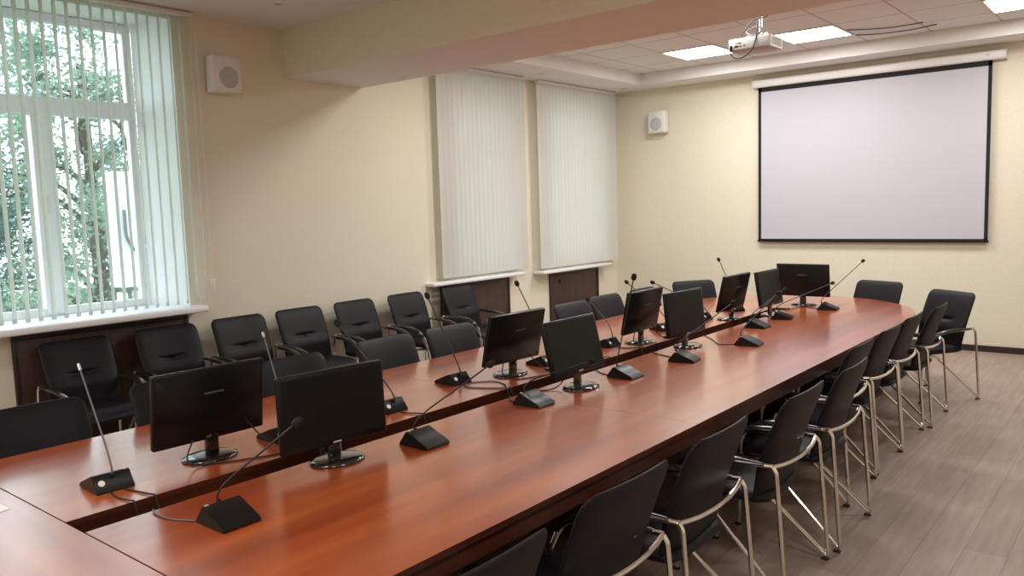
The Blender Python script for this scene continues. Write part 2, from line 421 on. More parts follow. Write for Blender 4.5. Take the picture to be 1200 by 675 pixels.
# ------------------------------------------------------------------ outdoors
struct(obj('ground', B((-60, -7.1, -30, 50, -3.2, -3.0)), M['grass'], smooth=False))
def tree(x, y, h, cr, seed, label, nleaf, m, top):
    rnd = random.Random(seed)
    t = thing('leafy_tree', label, 'tree', (x, y, -3), 0, 'trees outside the window')
    bm = bmesh.new(); tips = []
    trunk = spline([(0, 0, 0), (.1, .05, h * .25), (-.05, .1, h * .5), (.1, 0, h * .8)], 5)
    tube(bm, trunk, .1, 8, radii=[.17 - .12 * i / len(trunk) for i in range(len(trunk))])
    for k in range(16):
        z = h * rnd.uniform(.3, .8); a = rnd.uniform(0, 2 * PI); l = cr * rnd.uniform(.6, 1)
        p = [(0, 0, z), (math.cos(a) * l * .4, math.sin(a) * l * .4, z + .35 * l), (math.cos(a + .3) * l, math.sin(a + .3) * l, z + .45 * l)]
        pp = spline(p, 4); tube(bm, pp, .03, 6, radii=[.05 - .04 * i / len(pp) for i in range(len(pp))])
    obj('trunk', bm, M['bark'], t)
    vs, fs = [], []
    cl = []
    while len(cl) < 70:
        q = (rnd.uniform(-cr, cr), rnd.uniform(-cr, cr))
        if math.hypot(*q) < cr * .85: cl.append((*q, rnd.uniform(h * .22, h * top), rnd.uniform(.2, .5)))
    for k in range(nleaf):
        cx, cy, cz, s = cl[rnd.randrange(len(cl))]
        c = Vector((cx + rnd.gauss(0, s * .5), cy + rnd.gauss(0, s * .5), cz + rnd.gauss(0, s * .45)))
        if math.hypot(c.x, c.y) > cr * 1.15: continue
        u = Vector((rnd.gauss(0, 1), rnd.gauss(0, 1), rnd.gauss(0, .6))).normalized(); v = u.cross(Vector((rnd.gauss(0, 1), rnd.gauss(0, 1), rnd.gauss(0, 1)))).normalized()
        a, b = rnd.uniform(.03, .055), rnd.uniform(.018, .032)
        i = len(vs); vs += [c - u * a, c + v * b, c + u * a, c - v * b]; fs.append((i, i + 1, i + 2, i + 3))
    me = bpy.data.meshes.new('foliage'); me.from_pydata(vs, [], fs); me.materials.append(m)
    o = bpy.data.objects.new('foliage', me); COL.objects.link(o); o.parent = t; o['kind'] = 'stuff'
    return t
tree(-12.4, 5.3, 8.8, 1.35, 3, 'pale green tree with a forked dark branch, right outside the window', 17000, M['leaf'], .95)
tree(-16.5, 4.9, 7.8, 1.7, 21, 'darker green tree further back outside, left behind the forked one', 34000, M['leaf_dark'], .9)
tree(-16.5, 8.6, 7.4, 1.7, 31, 'dark bluish green tree further back outside, right behind the forked one', 34000, M['leaf_dark'], .85)
# forked branch seen against the sky, part of the first tree
t0 = bpy.data.objects['leafy_tree']
bm = bmesh.new()
for p in ([(.3, .1, 3.6), (1.2, .3, 4.7), (1.2, .12, 5.55), (1.2, .0, 6.05)], [(1.2, .0, 6.05), (1.2, .08, 6.35), (1.2, .14, 6.6)], [(1.2, .0, 6.05), (1.2, -.22, 6.22), (1.2, -.5, 6.26)]):
    tube(bm, spline(p, 5), .028, 6)
obj('branch', bm, M['bark'], t0)
# white wall-hung outdoor unit with a bent pipe, outside
t = thing('outdoor_unit', 'white outdoor cabinet with a bent dark pipe and grey fan, seen through the window', 'cabinet', (-9.1, 4.26, .98))
obj('cabinet_body', B((-.15, .12, -.14, .16, .06, 1.34), bevel=.01), M['outer_wall'], t)
obj('bent_pipe', TB(smooth_path([(.15, -.06, .92), (.15, -.06, .62), (.15, .02, .46), (.15, .08, .5)], .06), .018, 8), M['grey_cable'], t)
bm = bmesh.new(); lathe(bm, [(0, 0), (.075, 0), (.075, .02), (0, .02)]); bmesh.ops.rotate(bm, verts=bm.verts[:], matrix=Matrix.Rotation(R(90), 3, 'Y')); bmesh.ops.translate(bm, verts=bm.verts[:], vec=(.12, .08, .42))
obj('fan_grille', bm, M['grey_grille'], t)
obj('bracket', B((-.1, .1, -.1, -.07, -4.0, .0), (-.1, .1, .07, .1, -4.0, .0)), M['grey_grille'], t, smooth=False)

# ------------------------------------------------------------------ conference table
TX0, TX1, GX0, GX1 = -4.015, -1.707, -2.961, -2.807
TY0, TYS, TYE, TYG = .42, 1.10, 7.40, 7.60
TZ = .75; TH = .024
EB = 1.36
tab = thing('conference_table', 'long cherry veneer conference table with a centre cable slot and rounded far end', 'table', (TX0 / 2 + TX1 / 2, 4.6, 0))
OX, OY = tab.location.x, tab.location.y
def tpart(name, outline, z0, z1, m, bev=.003):
    bm = bmesh.new(); prism(bm, [(x - OX, y - OY) for x, y in outline], z0, z1)
    bmesh.ops.bevel(bm, geom=[e for e in bm.edges if abs(e.verts[0].co.z - z1) < 1e-5 and abs(e.verts[1].co.z - z1) < 1e-5], offset=bev, segments=2, affect='EDGES')
    bm.normal_update()
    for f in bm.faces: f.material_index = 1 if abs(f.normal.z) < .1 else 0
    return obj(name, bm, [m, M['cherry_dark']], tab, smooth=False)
def rect(x0, x1, y0, y1): return [(x0, y0), (x1, y0), (x1, y1), (x0, y1)]
g = .0009
tpart('tabletop', rect(TX0, TX1 + .35, TY0, TYS - .002), TZ - TH, TZ, M['cherry_x'])
ys = [TYS, 3.43, 5.75, TYE]
for a, b in zip(ys, ys[1:]):
    tpart('tabletop', rect(TX0, GX0, a + g / 2, b - g / 2), TZ - TH, TZ, M['cherry_y'], .0008)
    tpart('tabletop', rect(GX1, TX1, a + g / 2, b - g / 2), TZ - TH, TZ, M['cherry_y'], .0008)
cx = (TX0 + TX1) / 2; hw = (TX1 - TX0) / 2
arc = [(cx + hw * math.cos(a), TYE + g + EB * math.sin(a)) for a in [PI * k / 48 for k in range(49)]]
ol = arc + [(GX0, TYE + g), (GX0, TYG), (GX1, TYG), (GX1, TYE + g)]
tpart('tabletop', ol, TZ - TH, TZ, M['cherry_y'], .0008)
# outer skirt under the edge
ap = []
o_, i_ = .022, .044
for (x0, x1, y0, y1) in ((TX0 + o_, TX0 + i_, TYS, TYE), (TX1 - i_, TX1 - o_, TYS, TYE), (TX0 + o_, TX1 + .33, TY0 + .2, TY0 + .222)):
    ap.append((x0 - OX, x1 - OX, y0 - OY, y1 - OY, .65, TZ - TH))
bm = B(*ap)
outer = [(cx + (hw - o_) * math.cos(a), TYE + (EB - o_) * math.sin(a)) for a in [PI * k / 32 for k in range(33)]]
inner = [(cx + (hw - i_) * math.cos(a), TYE + (EB - i_) * math.sin(a)) for a in [PI * k / 32 for k in range(33)]]
prism(bm, [(x - OX, y - OY) for x, y in outer + inner[::-1]], .65, TZ - TH)
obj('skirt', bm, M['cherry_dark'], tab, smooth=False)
# boards lining the cable slot
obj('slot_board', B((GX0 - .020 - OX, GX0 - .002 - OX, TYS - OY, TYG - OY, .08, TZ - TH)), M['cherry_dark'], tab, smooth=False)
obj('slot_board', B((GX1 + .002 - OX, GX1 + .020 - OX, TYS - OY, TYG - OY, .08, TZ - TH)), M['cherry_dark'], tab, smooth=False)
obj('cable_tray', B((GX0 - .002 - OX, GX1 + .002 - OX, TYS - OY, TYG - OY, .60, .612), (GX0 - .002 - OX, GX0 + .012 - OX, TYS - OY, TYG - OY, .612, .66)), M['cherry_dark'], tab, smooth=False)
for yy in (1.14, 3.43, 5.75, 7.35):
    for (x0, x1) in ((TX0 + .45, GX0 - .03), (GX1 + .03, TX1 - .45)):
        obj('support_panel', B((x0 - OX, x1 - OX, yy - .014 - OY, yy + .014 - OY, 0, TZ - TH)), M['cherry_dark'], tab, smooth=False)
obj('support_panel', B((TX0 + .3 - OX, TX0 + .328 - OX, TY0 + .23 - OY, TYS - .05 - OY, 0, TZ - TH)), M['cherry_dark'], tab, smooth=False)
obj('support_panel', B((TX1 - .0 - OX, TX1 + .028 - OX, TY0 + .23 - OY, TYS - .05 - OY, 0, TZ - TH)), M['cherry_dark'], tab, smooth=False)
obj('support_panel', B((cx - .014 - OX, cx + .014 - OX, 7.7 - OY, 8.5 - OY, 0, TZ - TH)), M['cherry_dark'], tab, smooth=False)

# ------------------------------------------------------------------ chairs
def make_chair(label, group):
    t = thing('visitor_chair', label, 'chair', (0, 0, 0), 0, group)     # faces +y
    def seat_fn(a, b, s):
        dz = -.035 * max(0, (b - .12) / .12) ** 2 - .008 * math.cos(a / .24 * PI / 2)
        return Vector((a, b + .03, .445 + dz + s))
    obj('seat', cushion(.49, .48, .075, seat_fn, rnd=.07), M['leather'], t, angle=80)
    def back_y(z): return -.150 - .155 * ((z - .42) / .50) + .018 * math.sin((z - .42) / .50 * PI)
    def back_fn(a, b, s):
        z = .670 + b; wv = 1 - .04 * max(0, (.75 - z) / .3)
        return Vector((a * wv, back_y(z) - .020 * (1 - (a / .26) ** 2) + .008 + s, z))
    def crease(a, b):
        k = math.exp(-((b - .015 - .006 * (a / .1) ** 2) / .010) ** 2) * max(0, 1 - (abs(a) / .11) ** 4)
        lump = .014 * math.exp(-((b + .06) / .06) ** 2)
        return -.024 * k + lump
    obj('backrest', cushion(.515, .515, .052, back_fn, nx=26, ny=64, rnd=.055, front=crease), M['leather'], t, angle=80)
    fr = smooth_path([(-.282, -.25, .622), (-.17, -.272, .612), (0, -.283, .608), (.17, -.272, .612), (.282, -.25, .622)], .1, 6)
    obj('back_rail', TB(fr, .0105), M['chrome'], t)
    for s in (-1, 1):
        p = smooth_path([(s * .282, -.252, .622), (s * .283, -.268, .600), (s * .292, -.315, .013), (s * .235, .10, .400), (s * .222, .235, .405), (s * .225, .250, .013)], .028, 5)
        fo = obj('side_frame', TB(p, .0105), M['chrome'], t)
        for fb_ in ((s * .292 - .013, s * .292 + .013, -.318, -.282, 0, .010), (s * .225 - .013, s * .225 + .013, .234, .268, 0, .010)):
            obj('foot_glide', B(fb_, bevel=.003), M['rubber'], fo)
        ap_ = smooth_path([(s * .282, -.252, .626), (s * .282, .08, .612), (s * .272, .185, .570), (s * .252, .225, .48), (s * .225, .235, .415)], .07, 6)
        ar = obj('armrest_bar', TB(ap_, .0105), M['chrome'], t)
        pp = smooth_path([(s * .283, -.215, .628), (s * .283, -.05, .626), (s * .282, .085, .616), (s * .274, .180, .578), (s * .262, .212, .525)], .07, 6)
        rr = [.0175 * min(1, .5 + min(i, len(pp) - 1 - i) * .28) for i in range(len(pp))]
        obj('arm_pad', TB(pp, .0175, 12, radii=rr, sx=1.45), M['arm_pad'], ar)
        obj('chrome_clip', TB([Vector((s * .262, .212, .53)), Vector((s * .250, .226, .485))], .0165, 12), M['chrome'], ar)
    obj('seat_bar', TB([Vector((-.225, .12, .397)), Vector((.225, .12, .397))], .0105), M['chrome'], t)
    return t
used = []
proto = make_chair('', '')
def chair(x, y, rz, label, group):
    c = proto if not used else dup(proto)
    used.append(c); c.location = (x, y, 0); c.rotation_euler = (0, 0, rz); c['label'] = label; c['group'] = group
    return c
GR = 'chairs along the near right side of the table'
# right row, facing the table (-x); nearest first
FX = -1.62
rowr = [(1.46, FX + .02, 'black leather visitor chair nearest the camera, only its back top showing below the table edge'),
        (2.18, FX + .0, 'second nearest right-hand visitor chair, its chrome rail curving out of the bottom of the picture'),
        (2.86, FX + .0, 'third nearest right-hand visitor chair, in front of the table seam'),
        (3.66, FX + .04, 'fourth nearest right-hand visitor chair, with its rear legs seen whole down to the floor'),
        (4.36, FX + .05, 'fifth nearest right-hand visitor chair, foot furthest out on the laminate floor'),
        (5.02, FX - .10, 'sixth nearest right-hand visitor chair, pushed in closer to the table than the fifth'),
        (5.69, FX - .11, 'seventh nearest right-hand visitor chair, third back from the turned chair at the far corner'),
        (6.35, FX - .12, 'eighth nearest right-hand visitor chair, one before the last of the straight row'),
        (7.02, FX - .08, 'last visitor chair of the straight right row, overlapping the turned corner chair')]
for k, (y, x, lb) in enumerate(rowr): chair(x, y, R(90) + R(random.uniform(-1.5, 1.5)), lb, GR)
chair(-1.68, 7.82, R(146), 'black visitor chair turned at the far right corner of the table, full front visible', 'chairs round the far end of the table')
chair(-2.40, 8.47, R(162), 'black visitor chair tucked under the rounded table end below the projection screen', 'chairs round the far end of the table')
chair(-3.85, 7.95, R(-125), 'dark chair at the far left curve of the table, behind a tilted monitor', 'chairs round the far end of the table')
GL = 'chairs along the window side of the table'
rowl = [(1.43, -3.91, 'dark chair back at the left picture edge, window side of the table'),
        (2.17, -3.90, 'window-side chair almost wholly hidden behind the nearest monitor back'),
        (2.87, -3.86, 'window-side chair back peeking above the nearest dark monitor screen'),
        (3.68, -3.90, 'window-side chair back left of the third monitor, above bare tabletop'),
        (4.31, -3.88, 'window-side chair back just left of the third monitor'),
        (4.94, -3.85, 'window-side chair whose back corner shows just right of the third monitor'),
        (5.88, -3.87, 'window-side chair with a lilac sheen, in front of the far radiator cover'),
        (6.52, -3.92, 'window-side chair right of the far radiator cover, behind the lilac-sheen chair'),
        (7.20, -3.90, 'last window-side chair, showing above the monitor before the two crossed microphones')]
for y, x, lb in rowl: chair(x, y, R(-90) + R(random.uniform(-2, 2)), lb, GL)
GW = 'chairs lined up against the window wall'
roww = [(2.50, 'black armchair against the radiator cover, leftmost in the wall row'),
        (3.18, 'black armchair under the window sill end, second from left in the wall row'),
        (3.84, 'black armchair just right of the near window, third from left in the wall row'),
        (4.47, 'black armchair on bare cream wall, fourth from left in the wall row'),
        (5.13, 'black armchair on bare cream wall, fifth from left in the wall row'),
        (5.82, 'black armchair last before the blinds, seat showing, sixth in the wall row'),
        (6.62, 'black armchair in front of the middle radiator cover, rightmost in the wall row')]
for y, lb in roww: chair(-5.96, y, R(-90) + R(random.uniform(-2.5, 2.5)), lb, GW)

# ------------------------------------------------------------------ monitors (local: screen faces +y, base centre at origin)
def make_monitor():
    t = thing('computer_monitor', '', 'monitor', (0, 0, 0))
    W, H = .512, .322
    base = bmesh.new(); lathe(base, [(0, 0), (.118, 0), (.124, .004), (.122, .010), (.10, .017), (.05, .021), (0, .022)], seg=40, sx=1, sy=.78)
    obj('base', base, M['gloss_black'], t, angle=60)
    nb = bmesh.new(); box(nb, -.030, .030, -.035, -.012, .018, .17, .006)
    nk = obj('neck', nb, M['gloss_black'], t, angle=50)
    obj('neck_logo', B((-.022, .022, -.0365, -.0345, .135, .145)), M['silver'], nk, smooth=False)
    p = bpy.data.objects.new('panel', None); COL.objects.link(p); p.parent = t; p.location = (0, -.005, .088)
    bm = bmesh.new(); box(bm, -W/2, W/2, -.018, .012, 0, H, .007)
    obj('housing', bm, M['black_plastic'], p, angle=50)
    bm = bmesh.new()
    a = [(-W/2 + .012, .012), (W/2 - .012, .012), (W/2 - .012, H - .012), (-W/2 + .012, H - .012)]
    b = [(-W/2 + .07, .05), (W/2 - .07, .05), (W/2 - .07, H - .075), (-W/2 + .07, H - .075)]
    va = [bm.verts.new((x, -.017, z)) for x, z in a]; vb = [bm.verts.new((x, -.045, z)) for x, z in b]
    bm.faces.new(vb)
    bm.faces.new(va[::-1])
    for i in range(4): bm.faces.new((va[i], va[(i+1) % 4], vb[(i+1) % 4], vb[i]))
    bmesh.ops.bevel(bm, geom=bm.edges[:], offset=.004, segments=2, affect='EDGES')
    obj('back_cover', bm, M['black_plastic'], p, angle=50)
    obj('screen', B((-W/2 + .016, W/2 - .016, .0115, .0132, .026, H - .016)), M['screen_glass'], p, smooth=False)
    obj('front_logo', B((-.02, .02, .0122, .0132, .008, .015)), M['grey_grille'], p, smooth=False)
    lg = B((-.045, .045, -.0465, -.0445, H - .105, H - .098)); obj('back_logo', lg, M['grey_cable'], p, smooth=False)
    return t
mproto = make_monitor(); mused = []
def monitor(x, y, ang, tilt, label, dz=0):
    c = mproto if not mused else dup(mproto)
    mused.append(c); c.location = (x, y, TZ); c.rotation_euler = (0, 0, ang); c['label'] = label; c['group'] = 'monitors on the conference table'
    for ch in bpy.data.objects:
        if ch.parent == c and ch.name.startswith('panel'): ch.rotation_euler = (tilt, 0, 0); ch.location.z = .088 + dz
    return c
LEFT, RIGHT = R(90), R(-90)     # screen towards the window wall / towards the right
monitor(-3.228, 1.805, LEFT - R(1.5), R(7), 'black monitor seen from behind, the nearest one and leftmost in the picture')
monitor(-2.713, 2.095, RIGHT - R(6), R(2), 'large dark monitor screen facing us, nearest on the right-hand half of the table', -.015)
monitor(-3.194, 3.839, LEFT - R(2.4), R(12.7), 'back-tilted monitor seen from behind, third from left, white sheen on its top edge')
monitor(-2.613, 3.775, RIGHT - R(0), R(14), 'dark monitor screen leaning back, fourth from left, in front of the far radiator cover')
monitor(-3.106, 5.261, LEFT + R(1), R(11), 'monitor seen from behind in the middle distance, below the two crossed microphones')
monitor(-2.702, 5.275, RIGHT - R(3), R(5.5), 'dark matt monitor screen right beside the slot in the middle distance')
monitor(-3.021, 6.683, LEFT - R(1), R(13), 'strongly tilted small-looking monitor seen from behind near the far end')
monitor(-2.79, 7.10, RIGHT + R(0), R(9), 'dark monitor screen nearest the far end, overlapping the last monitor')
monitor(-2.797, 7.928, R(0), R(7), 'last monitor at the far table end, wide back turned square to us')

# ------------------------------------------------------------------ gooseneck microphones (local: user side is +x, ridge along y)
def make_base(kind):
    bm = bmesh.new(); w_ = .072
    prof = [(-.060, 0), (-.060, .008), (-.016, .064), (-.006, .066), (.112, .018), (.120, .009), (.116, 0)]
    a = [bm.verts.new((x, -w_, z)) for x, z in prof]; b = [bm.verts.new((x, w_, z)) for x, z in prof]
    bm.faces.new(a); bm.faces.new(b[::-1]); n = len(a)
    for i in range(n): bm.faces.new((a[i], b[i], b[(i+1) % n], a[(i+1) % n]))
    bmesh.ops.bevel(bm, geom=bm.edges[:], offset=.0025, segments=2, affect='EDGES')
    return bm
base_mesh = None
mic_n = 0
def mic(x, y, side, tip, label, foam=True, yaw=0):
    """x, y: foot of the ridge on the table; side +1: user to the right, -1: user to the window; tip in world space"""
    global base_mesh
    rz = (0 if side > 0 else PI) + R(yaw)
    t = thing('gooseneck_microphone', label, 'microphone', (x, y, TZ), rz, 'gooseneck microphones on the conference table')
    if base_mesh is None:
        b = obj('base', make_base(0), M['black_plastic'], t, angle=40); base_mesh = b.data
    else:
        b = bpy.data.objects.new('base', base_mesh); COL.objects.link(b); b.parent = t
    bd = bmesh.new(); lathe(bd, [(0, 0), (.0125, 0), (.0125, .0015), (0, .002)], seg=20)
    bmesh.ops.rotate(bd, verts=bd.verts[:], matrix=Matrix.Rotation(R(-52), 3, 'Y')); bmesh.ops.translate(bd, verts=bd.verts[:], vec=(-.0385, .045, .0367))
    obj('badge', bd, M['badge'], b)
    bt = bmesh.new(); box(bt, -.016, -.006, -.062, -.048, .064, .068, .001)
    obj('button', bt, M['silver'], b)
    root = Vector((-.026, 0, .050))
    T = Matrix.Rotation(-rz, 4, 'Z') @ (Vector(tip) - Vector((x, y, TZ))).to_4d(); T = T.to_3d()
    d = T - root
    k1 = root + Vector((-.004, 0, .035)); k2 = root + Vector((d.x * .18, d.y * .22, .10 + d.z * .05))
    if side > 0: k2 = root + Vector((d.x * .14, d.y * .16, .06 + d.z * .10))
    k3 = k2 + (T - k2) * .5
    path = spline([root, k1, k2, k3, T], 8)
    nk = TB(path, .0038, 8); obj('gooseneck', nk, M['cable'] if foam else M['grey_cable'], t)
    sk = bmesh.new(); lathe(sk, [(0, 0), (.009, 0), (.009, .014), (.006, .020), (0, .020)], seg=16); bmesh.ops.translate(sk, verts=sk.verts[:], vec=root - Vector((0, 0, .002)))
    obj('socket', sk, M['black_plastic'], b)
    dr = (path[-1] - path[-3]).normalized(); q = dr.to_track_quat('Z', 'Y').to_matrix()
    hb = bmesh.new()
    if foam: lathe(hb, [(0, -.002), (.009, 0), (.0150, .008), (.0165, .018), (.0155, .030), (.010, .040), (0, .043)], seg=18)
    else: lathe(hb, [(0, -.02), (.006, -.018), (.0065, .012), (.004, .016), (0, .017)], seg=14)
    bmesh.ops.rotate(hb, verts=hb.verts[:], matrix=q); bmesh.ops.translate(hb, verts=hb.verts[:], vec=T)
    obj('windscreen' if foam else 'microphone_head', hb, M['foam'] if foam else M['silver'], t)
    return t
mic(-3.195, 1.36, -1, (-3.473, 1.395, 1.198), 'gooseneck microphone with round white badge, leftmost on the table by the sheet of paper', False, -3)
mic(-3.19, 2.16, -1, (-3.52, 2.30, 1.200), 'thin gooseneck rising behind the nearest facing screen, left of two such', False)
mic(-3.16, 2.80, -1, (-3.444, 2.72, 1.192), 'gooseneck microphone behind the right edge of the nearest facing screen')
mic(-3.32, 3.48, -1, (-3.538, 3.486, 1.253), 'gooseneck microphone with white badge on open tabletop left of the third monitor')
mic(-3.20, 4.22, -1, (-3.50, 4.32, 1.254), 'gooseneck microphone between the third and fourth monitors, head against the cream pier')
mic(-3.20, 5.00, -1, (-3.54, 5.25, 1.049), 'microphone base half hidden behind the right edge of the fourth monitor')
mic(-3.21, 5.86, -1, (-3.616, 5.968, 1.114), 'gooseneck microphone right of the middle monitor back, stem bending left behind it', yaw=-25)
mic(-3.20, 6.55, -1, (-3.45, 6.13, 1.105), 'gooseneck whose head leans out left from behind the middle facing screen')
mic(-3.19, 7.20, -1, (-3.419, 7.352, 1.21), 'gooseneck microphone behind the strongly tilted far monitor, head high above it', yaw=-25)
mic(-2.512, 1.44, 1, (-2.425, 1.680, 1.040), 'nearest gooseneck microphone on the right-hand half, lower left of the picture')
mic(-2.600, 2.47, 1, (-2.446, 2.775, 1.064), 'gooseneck microphone in front of the slot, right of the nearest facing screen')
mic(-2.635, 3.32, 1, (-2.471, 3.651, .935), 'low-bent gooseneck microphone just left of the fourth monitor base', yaw=0)
mic(-2.580, 4.16, 1, (-2.52, 4.22, 1.335), 'upright gooseneck microphone right of the fourth monitor, head above the middle monitor')
mic(-2.505, 4.78, 1, (-2.356, 5.254, 1.083), 'gooseneck microphone in front of the middle facing screen', yaw=8)
mic(-2.385, 5.55, 1, (-2.287, 5.90, 1.085), 'gooseneck microphone alone on open tabletop right of the middle screen', yaw=6)
mic(-2.650, 6.35, 1, (-2.587, 6.83, 1.012), 'gooseneck microphone directly left below the screen nearest the far end')
mic(-2.655, 6.90, 1, (-2.44, 7.63, 1.0), 'gooseneck microphone partly behind the far screen, head right of the last monitor', yaw=14)
mic(-2.510, 7.67, 1, (-2.339, 8.221, 1.16), 'last gooseneck microphone, right of the last monitor with a long stem leaning right', yaw=8)

# ------------------------------------------------------------------ cables
def cable(pts, label, r=.0035, m='cable', plug=None):
    pts = [(p[0], p[1], p[2] if len(p) > 2 else TZ + r + .0006) for p in pts]
    i = next((k for k, p in enumerate(pts) if p[2] < TZ - .005), None)
    if i:
        s_ = 1 if pts[i-1][0] < (GX0 + GX1) / 2 else -1; ex = GX0 if s_ > 0 else GX1; yy = pts[i][1]
        pts = [p for p in pts[:i] if s_ * (ex - p[0]) > .03] + [(ex - s_ * .016, yy - .01, TZ + r + .002), (ex + s_ * .004, yy, TZ + r - .001), (ex + s_ * (r + .008), yy, TZ - .012), (ex + s_ * (r + .022), yy + .003, .70), (ex + s_ * (r + .030), yy + .01, .672)]
    path = spline(pts, 8)
    for p in path:
        if not (GX0 - .004 < p.x < GX1 + .004) or p.y > TYG - .004: p.z = max(p.z, TZ + r + .0004)
    o = obj('cable', TB(path, r, 7), M[m]); tag(o, label, 'cable', 'cables on the table')
    if plug is not None:
        p0 = Vector(pts[plug]); bm = bmesh.new(); box(bm, -.016, .016, -.009, .009, -.006, .008, .004)
        bmesh.ops.translate(bm, verts=bm.verts[:], vec=p0 + Vector((0, 0, .004))); obj('ferrite_bead', bm, M['black_plastic'], o)
    return o
zt = TZ + .004
cable([(-3.12, 1.33), (-3.05, 1.32), (-2.985, 1.33), (-2.955, 1.34, .73), (-2.93, 1.35, .66)], 'thin cable from the leftmost microphone down into the slot')
cable([(-3.12, 1.38), (-3.04, 1.40), (-2.985, 1.39), (-2.95, 1.42, .73), (-2.92, 1.43, .66)], 'second thin cable from the leftmost microphone into the slot, beside the first')
cable([(-3.17, 1.95, .90), (-3.14, 2.02, .80), (-3.10, 2.10), (-3.03, 2.10), (-2.98, 2.16), (-2.94, 2.20, .73), (-2.92, 2.22, .66)], 'monitor cable with a lump bead, right of the nearest monitor base', plug=2)
cable([(-3.17, 1.70, .86), (-3.15, 1.66, .79), (-3.13, 1.72), (-3.06, 1.86), (-3.0, 2.0), (-2.975, 2.14), (-2.94, 2.18, .72), (-2.92, 2.2, .66)], 'thin cable looping round the nearest monitor base to the slot')
cable([(-2.578, 1.37), (-2.66, 1.33), (-2.75, 1.32), (-2.80, 1.33), (-2.83, 1.34, .72), (-2.86, 1.34, .66)], 'cable from the nearest right-hand microphone back into the slot', m='grey_cable')
cable([(-3.13, 2.84), (-3.06, 2.80), (-2.99, 2.82), (-2.955, 2.84, .73), (-2.93, 2.85, .66)], 'cable right of the nearest facing screen going into the slot')
cable([(-3.26, 3.48), (-3.18, 3.42), (-3.08, 3.45), (-3.0, 3.5), (-2.955, 3.52, .73), (-2.93, 3.53, .66)], 'cable crossing open tabletop from the badge microphone to the slot')
cable([(-3.25, 3.52), (-3.15, 3.62), (-3.05, 3.60), (-2.985, 3.56), (-2.955, 3.55, .73), (-2.93, 3.55, .66)], 'second cable of the badge microphone, curving nearer the third monitor', r=.003)
cable([(-3.14, 3.95, .88), (-3.10, 4.02, .79), (-3.06, 4.05), (-3.01, 4.02), (-2.975, 4.0), (-2.945, 4.0, .72), (-2.93, 4.0, .66)], 'monitor cable with a bead, right of the third monitor base', plug=2)
cable([(-3.14, 3.72, .88), (-3.12, 3.68, .79), (-3.06, 3.74), (-3.01, 3.86), (-2.97, 3.95), (-2.94, 3.97, .72), (-2.93, 4.0, .66)], 'thin cable behind the third monitor base')
cable([(-2.695, 3.28), (-2.76, 3.30), (-2.80, 3.34), (-2.83, 3.36, .72), (-2.86, 3.37, .66)], 'short cable from the low-bent microphone to the slot')
cable([(-2.68, 3.75, .84), (-2.70, 3.68, .77), (-2.73, 3.60), (-2.79, 3.55), (-2.82, 3.54, .72), (-2.86, 3.52, .66)], 'cable looping from behind the fourth monitor base into the slot')
cable([(-3.14, 4.22), (-3.08, 4.32), (-3.02, 4.50), (-2.98, 4.60), (-2.95, 4.63, .72), (-2.93, 4.65, .66)], 'cable from the microphone between third and fourth monitors to the slot')
cable([(-3.13, 5.0), (-3.06, 4.98), (-2.99, 5.02), (-2.955, 5.04, .73), (-2.93, 5.05, .66)], 'short cable from the half-hidden microphone base to the slot')
cable([(-3.06, 5.38, .88), (-3.03, 5.44, .79), (-3.02, 5.52), (-2.98, 5.60), (-2.95, 5.63, .72), (-2.93, 5.65, .66)], 'monitor cable with a bead beside the middle monitor back', plug=2)
cable([(-3.06, 5.15, .88), (-3.05, 5.10, .79), (-3.02, 5.14), (-2.985, 5.24), (-2.95, 5.28, .72), (-2.93, 5.3, .66)], 'thin cable hanging behind the middle monitor back')
cable([(-2.64, 4.13), (-2.71, 4.15), (-2.78, 4.2), (-2.82, 4.22, .73), (-2.86, 4.24, .66)], 'cable from the upright microphone back into the slot')
cable([(-2.445 - .12, 4.82), (-2.66, 4.86), (-2.76, 4.90), (-2.815, 4.93, .735), (-2.86, 4.95, .66)], 'cable behind the microphone in front of the middle facing screen')
cable([(-2.45, 5.50), (-2.54, 5.45), (-2.66, 5.60), (-2.78, 5.72), (-2.82, 5.75, .73), (-2.86, 5.76, .66)], 'cable from the microphone alone on open tabletop to the slot')
cable([(-2.58, 7.68), (-2.66, 7.72), (-2.74, 7.74), (-2.80, 7.70), (-2.80, 7.58), (-2.88, 7.48, .72), (-2.88, 7.5, .66)], 'cable from the last microphone under the last monitor')
cable([(-2.80, 7.85, .86), (-2.86, 7.82, .79), (-2.88, 7.76), (-2.83, 7.70), (-2.86, 7.62), (-2.89, 7.54, .72), (-2.89, 7.5, .66)], 'tangled thick cable below the last monitor', r=.006)

# papers at the near left
o = obj('paper_sheet', B((-.21, 0, -.148, 0, 0, .0006)), M['paper'], smooth=False); o.location = (-3.272, 1.036, TZ + .0008); o.rotation_euler = (0, 0, R(5))
tag(o, 'corner of a white paper sheet on the near table piece at the left edge', 'paper')
t = thing('folder', 'dark blue folder corner lying on the near table piece, bottom left corner of the picture', 'folder', (-2.80, .64, TZ))
obj('cover', B((-.17, .17, -.12, .12, .0005, .003), (-.17, .17, -.12, .12, .015, .018), (-.17, -.167, -.12, .12, .003, .015), bevel=.0008), M['folder'], t)
obj('pages', B((-.162, .162, -.112, .112, .003, .015)), M['paper'], t, smooth=False)

